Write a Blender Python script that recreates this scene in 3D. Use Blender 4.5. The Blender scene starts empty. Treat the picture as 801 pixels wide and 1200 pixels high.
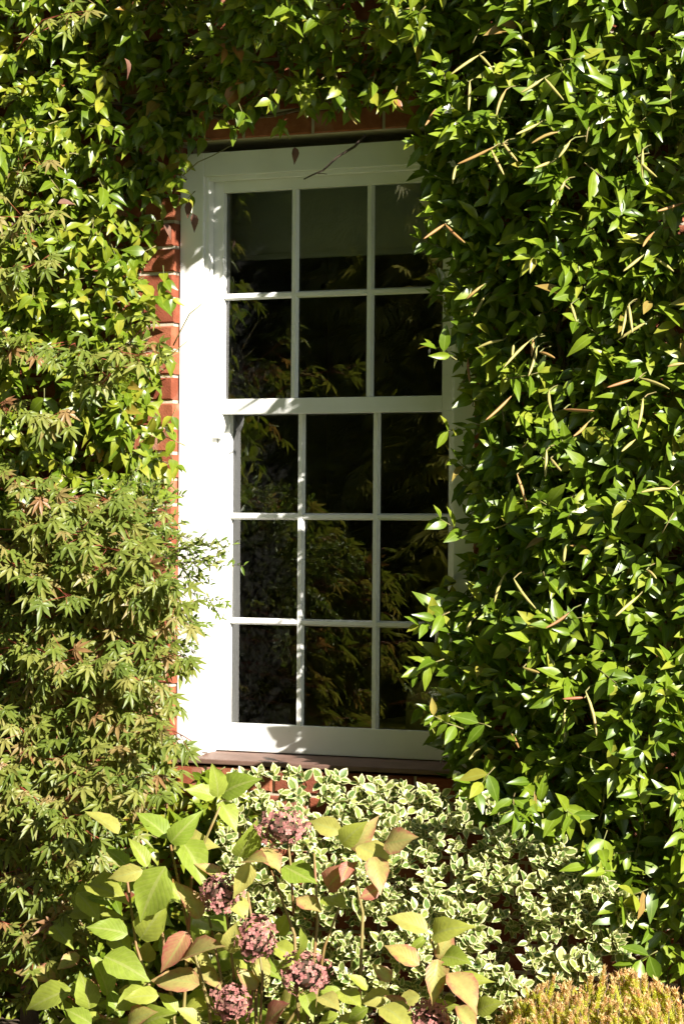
import bpy, math, random
import numpy as np
from mathutils import Vector, Matrix, noise

R = random.Random(11)
V = Vector
scene = bpy.context.scene
COL = scene.collection

# ------------------------------------------------------------------ camera
CAM = V((3.8042, -7.1807, 1.4828))
YAW, PITCH, ROLL, FPX = 0.4801, 0.0076, 0.0069, 3350.3      # focal length in photo pixels (801 x 1200)
_cy, _sy, _cp, _sp = math.cos(YAW), math.sin(YAW), math.cos(PITCH), math.sin(PITCH)
FWD = V((-_sy * _cp, _cy * _cp, _sp))
_r = V((_cy, _sy, 0)); _u = _r.cross(FWD)
RIGHT = math.cos(ROLL) * _r + math.sin(ROLL) * _u
UP = -math.sin(ROLL) * _r + math.cos(ROLL) * _u
cam = bpy.data.cameras.new('camera')
cam.sensor_fit = 'VERTICAL'; cam.sensor_height = 36.0; cam.lens = FPX / 1200 * 36.0
cam.clip_end = 500
cam_ob = bpy.data.objects.new('camera', cam); COL.objects.link(cam_ob)
M = Matrix((RIGHT, UP, -FWD)).transposed().to_4x4(); M.translation = CAM
cam_ob.matrix_world = M
scene.camera = cam_ob

# ------------------------------------------------------------------ sky, sun, exposure
SUN = V((1.8, -1.0, 1.14)).normalized()                      # towards the sun
world = bpy.data.worlds.new('World'); scene.world = world; world.use_nodes = True
wn = world.node_tree
sky = wn.nodes.new('ShaderNodeTexSky'); sky.sky_type = 'NISHITA'; sky.sun_disc = False
sky.air_density = .65; sky.dust_density = .3; sky.sun_elevation = math.asin(SUN.z); sky.sun_rotation = math.atan2(SUN.x, SUN.y)
wn.links.new(sky.outputs[0], wn.nodes['Background'].inputs[0])
wn.nodes['Background'].inputs[1].default_value = 0.05
sun = bpy.data.lights.new('sun', 'SUN'); sun.energy = 5.0; sun.angle = math.radians(0.5); sun.color = (1, .95, .86)
sun_ob = bpy.data.objects.new('sun', sun); COL.objects.link(sun_ob)
sun_ob.rotation_euler = SUN.to_track_quat('Z', 'Y').to_euler(); sun_ob.location = SUN * 30
scene.view_settings.view_transform = 'Standard'; scene.view_settings.look = 'None'
scene.view_settings.gamma = 1; scene.view_settings.use_curve_mapping = False
scene.view_settings.exposure = 1.55


def px(u, v, d):
    """photo pixel -> the point at distance d in front of the wall plane y = 0"""
    k = FWD + RIGHT * ((u - 400.5) / FPX) + UP * ((600 - v) / FPX)
    return CAM + k * ((-d - CAM.y) / k.y)


def topx(p):
    q = p - CAM; z = q.dot(FWD)
    return 400.5 + FPX * q.dot(RIGHT) / z, 600 - FPX * q.dot(UP) / z, z


# ------------------------------------------------------------------ materials
MATS = {}


def mat_base(name):
    m = bpy.data.materials.new(name); m.use_nodes = True
    nt = m.node_tree; MATS[name] = m
    return m, nt, nt.nodes['Principled BSDF'], nt.nodes['Material Output']


def N(nt, t, **kw):
    n = nt.nodes.new(t)
    for k, v in kw.items():
        if isinstance(k, str) and hasattr(n, k): setattr(n, k, v)
    return n


def ramp(nt, stops, fac):
    n = nt.nodes.new('ShaderNodeValToRGB'); e = n.color_ramp.elements
    while len(e) < len(stops): e.new(.5)
    for el, (p, c) in zip(e, stops):
        el.position = p; el.color = (*c, 1)
    nt.links.new(fac, n.inputs[0]); return n.outputs[0]


def math_n(nt, op, a, b=None, clamp=False):
    n = nt.nodes.new('ShaderNodeMath'); n.operation = op; n.use_clamp = clamp
    for i, x in enumerate((a, b)):
        if x is None: continue
        if isinstance(x, (int, float)): n.inputs[i].default_value = x
        else: nt.links.new(x, n.inputs[i])
    return n.outputs[0]


def mixc(nt, f, a, b, mode='MIX'):
    n = nt.nodes.new('ShaderNodeMix'); n.data_type = 'RGBA'; n.blend_type = mode
    for i, x in ((0, f), (6, a), (7, b)):
        if isinstance(x, tuple): n.inputs[i].default_value = (*x, 1)
        elif isinstance(x, (int, float)): n.inputs[i].default_value = x
        else: nt.links.new(x, n.inputs[i])
    return n.outputs[2]


def leaf_random(nt):
    g = nt.nodes.new('ShaderNodeNewGeometry'); o = nt.nodes.new('ShaderNodeObjectInfo')
    s = math_n(nt, 'ADD', g.outputs['Random Per Island'], o.outputs['Random'])
    return math_n(nt, 'FRACT', s), g


def leaf_uv(nt):
    uv = nt.nodes.new('ShaderNodeUVMap'); uv.uv_map = 'uv'
    s = nt.nodes.new('ShaderNodeSeparateXYZ'); nt.links.new(uv.outputs[0], s.inputs[0])
    a = math_n(nt, 'ABSOLUTE', s.outputs[0])              # 0 midrib .. 1 edge
    return s.outputs[0], s.outputs[1], a, uv.outputs[0]


def leaf_mat(name, stops, rough=.38, trans=.38, tcol=(1.25, 1.35, .55), midrib=.25, mid_col=(.32, .4, .1),
             edge=None, veins=0, under=.0, spec=.5, spots=.0):
    m, nt, bs, out = mat_base(name)
    r, g = leaf_random(nt)
    col = ramp(nt, stops, r)
    u, v, a, uvv = leaf_uv(nt)
    tc = nt.nodes.new('ShaderNodeTexCoord')
    nz = N(nt, 'ShaderNodeTexNoise'); nz.inputs['Scale'].default_value = 60; nz.inputs['Detail'].default_value = 3
    nt.links.new(g.outputs['Position'], nz.inputs['Vector'])
    nv = math_n(nt, 'MULTIPLY', math_n(nt, 'SUBTRACT', nz.outputs[0], .5), 1.1)
    col = mixc(nt, .75, col, mixc(nt, 1.0, col, mixc(nt, math_n(nt, 'ADD', nv, .5, True), (.62, .62, .62), (1.3, 1.3, 1.3)), 'MULTIPLY'))
    hgt = None
    if edge:                                               # coloured margin: (colour, start, softness, wobble)
        ec, st, sf, wob = edge
        nz2 = N(nt, 'ShaderNodeTexNoise'); nz2.inputs['Scale'].default_value = 55
        nt.links.new(g.outputs['Position'], nz2.inputs['Vector'])
        e = math_n(nt, 'ADD', a, math_n(nt, 'MULTIPLY', math_n(nt, 'SUBTRACT', nz2.outputs[0], .5), wob))
        # towards the tip and base the margin closes
        vv = math_n(nt, 'ABSOLUTE', math_n(nt, 'SUBTRACT', v, .5))
        e = math_n(nt, 'MAXIMUM', e, math_n(nt, 'MULTIPLY', vv, 1.75))
        f = math_n(nt, 'DIVIDE', math_n(nt, 'SUBTRACT', e, st), sf, True)
        col = mixc(nt, f, col, ec)
    if midrib:
        f = math_n(nt, 'MULTIPLY', math_n(nt, 'LESS_THAN', a, .09), midrib)
        col = mixc(nt, f, col, mid_col)
    if veins:                                              # pinnate veins, as relief and a paler line
        w = math_n(nt, 'SUBTRACT', math_n(nt, 'MULTIPLY', v, 9.0), math_n(nt, 'MULTIPLY', a, 3.2))
        fr = math_n(nt, 'ABSOLUTE', math_n(nt, 'SUBTRACT', math_n(nt, 'FRACT', w), .5))
        ln = math_n(nt, 'SUBTRACT', 1.0, math_n(nt, 'MULTIPLY', fr, 9.0), True)
        col = mixc(nt, math_n(nt, 'MULTIPLY', ln, veins), col, mid_col)
        hgt = fr
    if spots:
        nz3 = N(nt, 'ShaderNodeTexNoise'); nz3.inputs['Scale'].default_value = 140; nz3.inputs['Detail'].default_value = 4
        nt.links.new(g.outputs['Position'], nz3.inputs['Vector'])
        f = math_n(nt, 'MULTIPLY', math_n(nt, 'GREATER_THAN', nz3.outputs[0], .66), spots)
        col = mixc(nt, f, col, (.13, .06, .02))
    nt.links.new(col, bs.inputs['Base Color'])
    bs.inputs['Roughness'].default_value = rough
    bs.inputs['Specular IOR Level'].default_value = spec
    if hgt is not None:
        b = nt.nodes.new('ShaderNodeBump'); b.inputs['Strength'].default_value = .25; b.inputs['Distance'].default_value = .002
        nt.links.new(hgt, b.inputs['Height']); nt.links.new(b.outputs[0], bs.inputs['Normal'])
    tr = nt.nodes.new('ShaderNodeBsdfTranslucent')
    nt.links.new(mixc(nt, 1.0, col, tcol, 'MULTIPLY'), tr.inputs[0])
    ms = nt.nodes.new('ShaderNodeMixShader'); ms.inputs[0].default_value = trans
    nt.links.new(bs.outputs[0], ms.inputs[1]); nt.links.new(tr.outputs[0], ms.inputs[2])
    nt.links.new(ms.outputs[0], out.inputs[0])
    return m


def noise_mat(name, c1, c2, scale=8, rough=.7, bump=0., detail=6, dist=.01, spec=.4, c3=None):
    m, nt, bs, out = mat_base(name)
    tc = nt.nodes.new('ShaderNodeNewGeometry')
    nz = N(nt, 'ShaderNodeTexNoise'); nz.inputs['Scale'].default_value = scale; nz.inputs['Detail'].default_value = detail
    nt.links.new(tc.outputs['Position'], nz.inputs['Vector'])
    st = [(.3, c1), (.7, c2)] if c3 is None else [(.28, c1), (.55, c2), (.75, c3)]
    nt.links.new(ramp(nt, st, nz.outputs[0]), bs.inputs['Base Color'])
    bs.inputs['Roughness'].default_value = rough; bs.inputs['Specular IOR Level'].default_value = spec
    if bump:
        nb = N(nt, 'ShaderNodeTexNoise'); nb.inputs['Scale'].default_value = scale * 5; nb.inputs['Detail'].default_value = 8
        nt.links.new(tc.outputs['Position'], nb.inputs['Vector'])
        b = nt.nodes.new('ShaderNodeBump'); b.inputs['Strength'].default_value = bump; b.inputs['Distance'].default_value = dist
        nt.links.new(nb.outputs[0], b.inputs['Height']); nt.links.new(b.outputs[0], bs.inputs['Normal'])
    return m


def brick_mat():
    m, nt, bs, out = mat_base('brick_clay')
    g = nt.nodes.new('ShaderNodeNewGeometry')
    r, _ = leaf_random(nt)
    col = ramp(nt, [(0, (.30, .085, .045)), (.5, (.40, .125, .065)), (.8, (.44, .16, .085)), (1, (.27, .08, .05))], r)
    nz = N(nt, 'ShaderNodeTexNoise'); nz.inputs['Scale'].default_value = 38; nz.inputs['Detail'].default_value = 9
    nt.links.new(g.outputs['Position'], nz.inputs['Vector'])
    col = mixc(nt, math_n(nt, 'MULTIPLY', math_n(nt, 'SUBTRACT', nz.outputs[0], .38), 1.6, True), mixc(nt, 1.0, col, (.6, .55, .5), 'MULTIPLY'), col)
    nz2 = N(nt, 'ShaderNodeTexNoise'); nz2.inputs['Scale'].default_value = 11; nz2.inputs['Detail'].default_value = 5
    nt.links.new(g.outputs['Position'], nz2.inputs['Vector'])
    col = mixc(nt, math_n(nt, 'MULTIPLY', math_n(nt, 'SUBTRACT', nz2.outputs[0], .56), 2.2, True), col, (.5, .36, .27))
    nt.links.new(col, bs.inputs['Base Color'])
    bs.inputs['Roughness'].default_value = .88; bs.inputs['Specular IOR Level'].default_value = .2
    b = nt.nodes.new('ShaderNodeBump'); b.inputs['Strength'].default_value = .5; b.inputs['Distance'].default_value = .004
    nb = N(nt, 'ShaderNodeTexNoise'); nb.inputs['Scale'].default_value = 210; nb.inputs['Detail'].default_value = 8
    nt.links.new(g.outputs['Position'], nb.inputs['Vector'])
    nt.links.new(nb.outputs[0], b.inputs['Height']); nt.links.new(b.outputs[0], bs.inputs['Normal'])
    return m


def paint_mat():
    m, nt, bs, out = mat_base('white_gloss_paint')
    g = nt.nodes.new('ShaderNodeNewGeometry')
    nz = N(nt, 'ShaderNodeTexNoise'); nz.inputs['Scale'].default_value = 5; nz.inputs['Detail'].default_value = 8
    nt.links.new(g.outputs['Position'], nz.inputs['Vector'])
    col = ramp(nt, [(.3, (.74, .735, .70)), (.62, (.82, .815, .79))], nz.outputs[0])
    n2 = N(nt, 'ShaderNodeTexNoise'); n2.inputs['Scale'].default_value = 90; n2.inputs['Detail'].default_value = 4
    nt.links.new(g.outputs['Position'], n2.inputs['Vector'])
    col = mixc(nt, math_n(nt, 'MULTIPLY', math_n(nt, 'GREATER_THAN', n2.outputs[0], .72), .35), col, (.4, .37, .3))
    nt.links.new(col, bs.inputs['Base Color'])
    bs.inputs['Roughness'].default_value = .36
    mp = nt.nodes.new('ShaderNodeMapping'); mp.inputs['Scale'].default_value = (160, 160, 9)
    nt.links.new(g.outputs['Position'], mp.inputs[0])
    nb = N(nt, 'ShaderNodeTexNoise'); nb.inputs['Scale'].default_value = 1; nt.links.new(mp.outputs[0], nb.inputs['Vector'])
    b = nt.nodes.new('ShaderNodeBump'); b.inputs['Strength'].default_value = .12; b.inputs['Distance'].default_value = .002
    nt.links.new(nb.outputs[0], b.inputs['Height']); nt.links.new(b.outputs[0], bs.inputs['Normal'])
    return m


def glass_mat():
    m, nt, bs, out = mat_base('window_glass')
    g = nt.nodes.new('ShaderNodeNewGeometry'); o = nt.nodes.new('ShaderNodeObjectInfo')
    fr = nt.nodes.new('ShaderNodeFresnel'); fr.inputs[0].default_value = 1.52
    f2 = math_n(nt, 'MULTIPLY', fr.outputs[0], 2.9, True)    # the four faces of a double-glazed unit
    gl = nt.nodes.new('ShaderNodeBsdfGlossy'); gl.inputs['Roughness'].default_value = 0.0
    # slight waviness of old glass
    ad = nt.nodes.new('ShaderNodeVectorMath'); ad.operation = 'ADD'
    nt.links.new(g.outputs['Position'], ad.inputs[0]); nt.links.new(o.outputs['Random'], ad.inputs[1])
    nw = N(nt, 'ShaderNodeTexNoise'); nw.inputs['Scale'].default_value = 7; nw.inputs['Detail'].default_value = 1
    nt.links.new(ad.outputs[0], nw.inputs['Vector'])
    b = nt.nodes.new('ShaderNodeBump'); b.inputs['Strength'].default_value = .12; b.inputs['Distance'].default_value = .004
    nt.links.new(nw.outputs[0], b.inputs['Height']); nt.links.new(b.outputs[0], gl.inputs['Normal'])
    tr = nt.nodes.new('ShaderNodeBsdfTransparent'); tr.inputs[0].default_value = (.93, .96, .93, 1)
    m1 = nt.nodes.new('ShaderNodeMixShader'); nt.links.new(f2, m1.inputs[0])
    nt.links.new(tr.outputs[0], m1.inputs[1]); nt.links.new(gl.outputs[0], m1.inputs[2])
    # thin dust film
    df = nt.nodes.new('ShaderNodeBsdfDiffuse'); df.inputs[0].default_value = (.6, .6, .55, 1)
    nd = N(nt, 'ShaderNodeTexNoise'); nd.inputs['Scale'].default_value = 70; nd.inputs['Detail'].default_value = 9; nd.inputs['Roughness'].default_value = .75
    nt.links.new(g.outputs['Position'], nd.inputs['Vector'])
    fd = math_n(nt, 'MULTIPLY', math_n(nt, 'SUBTRACT', nd.outputs[0], .45, True), .07)
    m2 = nt.nodes.new('ShaderNodeMixShader'); nt.links.new(fd, m2.inputs[0])
    nt.links.new(m1.outputs[0], m2.inputs[1]); nt.links.new(df.outputs[0], m2.inputs[2])
    nt.links.new(m2.outputs[0], out.inputs[0])
    return m


brick_mat(); paint_mat(); glass_mat()
noise_mat('mortar', (.42, .35, .26), (.55, .48, .37), 30, .95, .5, dist=.004)
noise_mat('soil', (.035, .022, .013), (.075, .05, .03), 6, .95, .8, c3=(.11, .08, .05))
noise_mat('lawn', (.05, .085, .02), (.08, .12, .03), 3, .9, .8, c3=(.11, .13, .045))
noise_mat('sill_tile', (.13, .075, .055), (.19, .11, .085), 18, .55, .25, dist=.003)
noise_mat('plaster', (.30, .29, .26), (.34, .33, .30), 3, .9)
noise_mat('floorboard', (.09, .05, .03), (.13, .075, .04), 5, .6)
noise_mat('blind_cloth', (.62, .62, .56), (.70, .69, .63), 4, .9)
noise_mat('upholstery', (.66, .60, .47), (.74, .68, .56), 30, .95, .2)
noise_mat('brass_lacquer', (.7, .69, .64), (.78, .77, .73), 30, .3)
noise_mat('woody_stem', (.09, .055, .035), (.17, .115, .075), 40, .85, .5)
noise_mat('green_stem', (.12, .16, .04), (.24, .17, .07), 14, .6)
noise_mat('dark_twig', (.045, .03, .022), (.085, .06, .04), 60, .85, .4)
noise_mat('red_stem', (.20, .035, .025), (.30, .09, .04), 22, .5)
noise_mat('hydrangea_stem', (.22, .07, .035), (.20, .17, .05), 9, .55, c3=(.26, .06, .04))
noise_mat('pod_skin', (.26, .09, .04), (.34, .22, .07), 5, .5, c3=(.30, .28, .08))
noise_mat('pod_tan', (.30, .27, .07), (.38, .33, .11), 7, .5, c3=(.36, .22, .08))
noise_mat('bark', (.07, .05, .035), (.14, .10, .075), 12, .95, .9)
noise_mat('dry_petal', (.20, .06, .06), (.34, .14, .12), 75, .8, c3=(.40, .26, .17))
noise_mat('flower_core', (.05, .03, .02), (.10, .06, .03), 40, .9)
noise_mat('dead_leaf', (.09, .035, .022), (.17, .085, .05), 50, .7)
noise_mat('white_petal', (.78, .78, .74), (.82, .82, .8), 50, .6)
leaf_mat('jasmine_leaf', [(0, (.08, .14, .008)), (.5, (.14, .21, .012)), (.85, (.215, .275, .02)), (.985, (.27, .28, .03)), (1, (.30, .17, .06))],
         rough=.33, trans=.28, spots=.12)
leaf_mat('climber_leaf', [(0, (.09, .15, .008)), (.45, (.15, .21, .012)), (.8, (.23, .265, .02)), (.98, (.30, .29, .03)), (1, (.33, .12, .05))],
         rough=.34, trans=.32, spots=.12)
leaf_mat('maple_leaf', [(0, (.12, .17, .025)), (.45, (.185, .225, .035)), (.82, (.26, .265, .06)), (.95, (.30, .23, .08)), (1, (.30, .13, .06))],
         rough=.45, trans=.40, midrib=.0, tcol=(1.3, 1.2, .55))
leaf_mat('small_leaf', [(0, (.10, .16, .02)), (.6, (.16, .21, .035)), (1, (.24, .25, .06))], rough=.4, trans=.35, midrib=0)
leaf_mat('euonymus_leaf', [(0, (.09, .16, .035)), (.5, (.15, .21, .045)), (1, (.24, .27, .06))], rough=.36, trans=.22, midrib=.2,
         edge=((.62, .59, .30), .55, .16, .6), tcol=(1.1, 1.1, .7))
HV = dict(rough=.5, trans=.38, midrib=.6, mid_col=(.34, .36, .11), veins=.42)
leaf_mat('hydrangea_green', [(0, (.21, .29, .03)), (.6, (.29, .345, .045)), (1, (.36, .38, .06))], **HV, spots=.15)
leaf_mat('hydrangea_yellow', [(0, (.36, .36, .07)), (1, (.42, .38, .10))], **HV, edge=((.45, .27, .12), .88, .25, .5), spots=.25)
leaf_mat('hydrangea_blush', [(0, (.36, .34, .08)), (1, (.42, .34, .12))], **HV, edge=((.38, .15, .09), .5, .55, 1.3), spots=.35)
leaf_mat('hydrangea_red', [(0, (.40, .22, .10)), (1, (.42, .18, .12))], **HV, edge=((.36, .10, .08), .4, .6, 1.2), spots=.4)
leaf_mat('heather_leaf', [(0, (.58, .58, .12)), (.6, (.70, .67, .18)), (.92, (.70, .62, .20)), (1, (.60, .38, .16))], rough=.6, trans=.5, midrib=0)
leaf_mat('heather_tip', [(0, (.66, .54, .22)), (1, (.58, .30, .16))], rough=.6, trans=.25, midrib=0)
leaf_mat('conifer_leaf', [(0, (.20, .20, .02)), (.5, (.32, .30, .035)), (1, (.42, .37, .06))], rough=.5, trans=.5, midrib=0)


# ------------------------------------------------------------------ mesh helpers
def mesh_np(name, verts, tris, uvs=None, smooth=True):
    verts = np.asarray(verts, np.float32).reshape(-1, 3); tris = np.asarray(tris, np.int32).reshape(-1, 3)
    me = bpy.data.meshes.new(name)
    me.vertices.add(len(verts)); me.vertices.foreach_set('co', verts.ravel())
    me.loops.add(tris.size); me.loops.foreach_set('vertex_index', tris.ravel())
    me.polygons.add(len(tris))
    me.polygons.foreach_set('loop_start', np.arange(0, tris.size, 3, dtype=np.int32))
    me.polygons.foreach_set('use_smooth', np.full(len(tris), smooth))
    if uvs is not None:
        l = me.uv_layers.new(name='uv')
        l.data.foreach_set('uv', np.asarray(uvs, np.float32)[tris.ravel()].ravel())
    me.update(calc_edges=True); me.validate()
    return me


def link(name, me, mats, parent=None, loc=None):
    if me is not None and not me.materials:
        for x in (mats if isinstance(mats, (list, tuple)) else [mats]):
            me.materials.append(MATS[x] if isinstance(x, str) else x)
    o = bpy.data.objects.new(name, me); COL.objects.link(o)
    if parent is not None: o.parent = parent
    if loc is not None: o.location = loc
    return o


def thing(name, label, cat, loc=(0, 0, 0), group=None):
    o = bpy.data.objects.new(name, None); COL.objects.link(o); o.location = loc
    o.empty_display_size = .1
    o['label'] = label; o['category'] = cat
    if group: o['group'] = group
    return o


class PM:
    """small polygon collector in world space; build() re-centres on the parent"""
    def __init__(s): s.v = []; s.f = []
    def poly(s, pts):
        i = len(s.v); s.v += [tuple(p) for p in pts]; s.f.append(tuple(range(i, i + len(pts))))
    def box(s, x0, x1, y0, y1, z0, z1):
        i = len(s.v)
        s.v += [(x, y, z) for x in (x0, x1) for y in (y0, y1) for z in (z0, z1)]
        for f in ((0, 1, 3, 2), (4, 6, 7, 5), (0, 4, 5, 1), (2, 3, 7, 6), (0, 2, 6, 4), (1, 5, 7, 3)): s.f.append(tuple(i + k for k in f))
    def hexa(s, front, back):
        """front and back: 4 corners each, same order"""
        i = len(s.v); s.v += [tuple(p) for p in front] + [tuple(p) for p in back]
        s.f += [(i, i+1, i+2, i+3), (i+7, i+6, i+5, i+4)]
        for k in range(4):
            j = (k + 1) % 4; s.f.append((i+k, i+4+k, i+4+j, i+j))
    def prism(s, outline, axis, a, b):
        """extrude a 2-D outline along axis 0/1/2 from a to b"""
        n = len(outline); i = len(s.v)
        for t in (a, b):
            for p in outline:
                q = [0, 0, 0]; k = [m for m in range(3) if m != axis]
                q[axis] = t; q[k[0]] = p[0]; q[k[1]] = p[1]; s.v.append(tuple(q))
        s.f.append(tuple(range(i + n - 1, i - 1, -1))); s.f.append(tuple(range(i + n, i + 2 * n)))
        for k in range(n):
            j = (k + 1) % n; s.f.append((i + k, i + j, i + n + j, i + n + k))
    def build(s, name, mat, parent=None, bevel=0, smooth=False, origin=None):
        o0 = V(origin) if origin is not None else (parent_loc(parent) if parent else V((0, 0, 0)))
        me = bpy.data.meshes.new(name)
        me.from_pydata([tuple(V(p) - o0) for p in s.v], [], s.f)
        import bmesh
        bm = bmesh.new(); bm.from_mesh(me); bmesh.ops.recalc_face_normals(bm, faces=bm.faces)
        if bevel:
            bmesh.ops.bevel(bm, geom=bm.edges[:], offset=bevel, segments=2, affect='EDGES', profile=.6)
        bm.to_mesh(me); bm.free()
        if smooth:
            me.polygons.foreach_set('use_smooth', np.full(len(me.polygons), True))
        o = link(name, me, mat, parent)
        if origin is not None:
            o.location = V(origin) - (parent_loc(parent) if parent else V((0, 0, 0)))
        return o


def parent_loc(p):
    l = V((0, 0, 0))
    while p is not None: l = l + p.location; p = p.parent
    return l


class TM:
    """tubes joined into one mesh"""
    def __init__(s): s.v = []; s.t = []
    def tube(s, pts, r0, r1, sides=4, closed=True):
        pts = [V(p) for p in pts]; n = len(pts); base = len(s.v)
        for k, p in enumerate(pts):
            d = (pts[min(k + 1, n - 1)] - pts[max(k - 1, 0)]).normalized()
            e = d.cross(V((.31, .52, .79))); e = e.normalized() if e.length > 1e-4 else V((1, 0, 0)); f = d.cross(e)
            r = r0 + (r1 - r0) * k / max(1, n - 1)
            if callable(closed): r = r0 * closed(k / (n - 1))
            for q in range(sides):
                a = 2 * math.pi * q / sides
                s.v.append(tuple(p + e * (r * math.cos(a)) + f * (r * math.sin(a))))
        for k in range(n - 1):
            for q in range(sides):
                a = base + k * sides + q; b = base + k * sides + (q + 1) % sides
                s.t += [(a, b, b + sides), (a, b + sides, a + sides)]
        for k, rev in ((0, 1), (n - 1, 0)):
            i = base + k * sides
            for q in range(1, sides - 1):
                s.t.append((i, i + q + 1, i + q) if rev else (i, i + q, i + q + 1))
    def build(s, name, mat, parent):
        o0 = parent_loc(parent)
        return link(name, mesh_np(name, np.array(s.v) - np.array(o0), s.t), mat, parent)


def curve(p0, p1, sag=0., wob=0., n=6):
    p0, p1 = V(p0), V(p1); out = []
    for i in range(n + 1):
        t = i / n; q = p0.lerp(p1, t); q = q + V((0, 0, sag * 4 * t * (1 - t)))
        if 0 < i < n: q = q + V((R.uniform(-wob, wob), R.uniform(-wob, wob), R.uniform(-wob, wob)))
        out.append(q)
    return out


def rnd(s=1.0): return V((R.gauss(0, s), R.gauss(0, s), R.gauss(0, s)))


# ------------------------------------------------------------------ leaf templates: (verts, tris, uvs), length 1 along +Y, top +Z
def tpl_leaf(width, prof, fold=.18, droop=.18, wave=.0, cols=1, skew=0., corr=0., serr=0.):
    """prof: list of half-width fractions at equal steps, first and last are the base and tip"""
    n = len(prof) - 1; vs = []; uv = []; rows = []
    for i, w in enumerate(prof):
        t = i / n; hw = w * width * .5; z0 = -droop * t * t + .05 * t
        row = []
        if w == 0:
            row = [len(vs)]; vs.append((skew * t * t, t, z0)); uv.append((0, t))
        else:
            for c in range(-cols, cols + 1):
                s = c / cols; e = abs(s)
                x = s * hw * (1 + (serr * (1 if i % 2 else -1) if e == 1 else 0))
                z = z0 + e * hw * fold + wave * math.sin(6.5 * t + 1.5 * s) * e + corr * math.sin(2 * math.pi * (9 * t * .5 - 1.2 * e)) * (.4 + e * .6)
                row.append(len(vs)); vs.append((x + skew * t * t, t - .03 * e, z)); uv.append((s, t))
        rows.append(row)
    tr = []
    for a, b in zip(rows, rows[1:]):
        if len(a) == 1:
            tr += [(a[0], b[k + 1], b[k]) for k in range(len(b) - 1)]
        elif len(b) == 1:
            tr += [(a[k], a[k + 1], b[0]) for k in range(len(a) - 1)]
        else:
            for k in range(len(a) - 1): tr += [(a[k], a[k + 1], b[k + 1]), (a[k], b[k + 1], b[k])]
    return np.array(vs), np.array(tr), np.array(uv)


def tpl_maple(nl=7, seed=0):
    r = random.Random(seed)
    vs = [(0, .0, 0)]; uv = [(0, 0)]; tr = []
    angs = {7: [-128, -82, -41, 0, 41, 82, 128], 5: [-95, -48, 0, 48, 95]}[nl]
    lens = {7: [.34, .62, .88, 1, .88, .62, .34], 5: [.5, .82, 1, .82, .5]}[nl]
    prev = None
    for a, l in zip(angs, lens):
        a = math.radians(a + r.uniform(-6, 6)); l *= r.uniform(.88, 1.05)
        d = (math.sin(a), math.cos(a)); p = (d[1], -d[0]); dr = r.uniform(.08, .34)
        w = .092 + .02 * r.random()
        i = len(vs)
        vs += [(d[0]*l*.24 - p[0]*w*.75, d[1]*l*.24 - p[1]*w*.75, .02), (d[0]*l*.5 - p[0]*w, d[1]*l*.5 - p[1]*w, .025 - dr*.25), (d[0]*l, d[1]*l, -dr*l),
               (d[0]*l*.5 + p[0]*w, d[1]*l*.5 + p[1]*w, .025 - dr*.25), (d[0]*l*.24 + p[0]*w*.75, d[1]*l*.24 + p[1]*w*.75, .02), (d[0]*l*.5, d[1]*l*.5, -.012 - dr*.25)]
        uv += [(.6, .3), (1, .55), (0, 1), (1, .55), (.6, .3), (0, .5)]
        tr += [(0, i+5, i), (i, i+5, i+1), (i+1, i+5, i+2), (i+5, i+3, i+2), (0, i+4, i+5), (i+4, i+3, i+5)]
        if prev is not None: tr.append((0, i, prev))
        prev = i + 4
    vs = np.array(vs); vs[:, 1] += .12
    tr = np.array(tr)[:, ::-1]
    return vs, tr, np.array(uv)


PJ = [0, .62, .96, .9, .52, 0]
T_JAS = [tpl_leaf(.44, PJ, .35, .22), tpl_leaf(.40, PJ, .22, .40, skew=.08), tpl_leaf(.47, PJ, .45, .08, skew=-.07), tpl_leaf(.38, PJ, .6, .3, skew=.05)]
PC = [0, .78, 1, .78, .38, 0]
T_CLI = [tpl_leaf(.52, PC, .3, .25), tpl_leaf(.48, PC, .2, .42, skew=.1), tpl_leaf(.56, PC, .45, .15, skew=-.08), tpl_leaf(.44, PC, .6, .35)]
PE = [0, .66, .98, .96, .62, 0]
T_EUO = [tpl_leaf(.62, PE, .35, -.05), tpl_leaf(.56, PE, .5, .18), tpl_leaf(.66, PE, .25, .1, skew=.06)]
T_MAP = [tpl_maple(7, 1), tpl_maple(7, 2), tpl_maple(5, 3), tpl_maple(7, 4)]
PH = [0, .46, .80, .97, 1, .93, .77, .53, .24, 0]
T_HYD = [tpl_leaf(.58, PH, .35, .30, .02, 3, 0.05, .006, .04), tpl_leaf(.53, PH, .55, .45, .03, 3, .10, .006, .04),
         tpl_leaf(.62, PH, .2, .16, .045, 3, -.10, .007, .04)]
T_SML = [tpl_leaf(.34, [0, .9, .9, 0], .3, .1), tpl_leaf(.30, [0, .9, .9, 0], .5, .3)]


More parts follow.
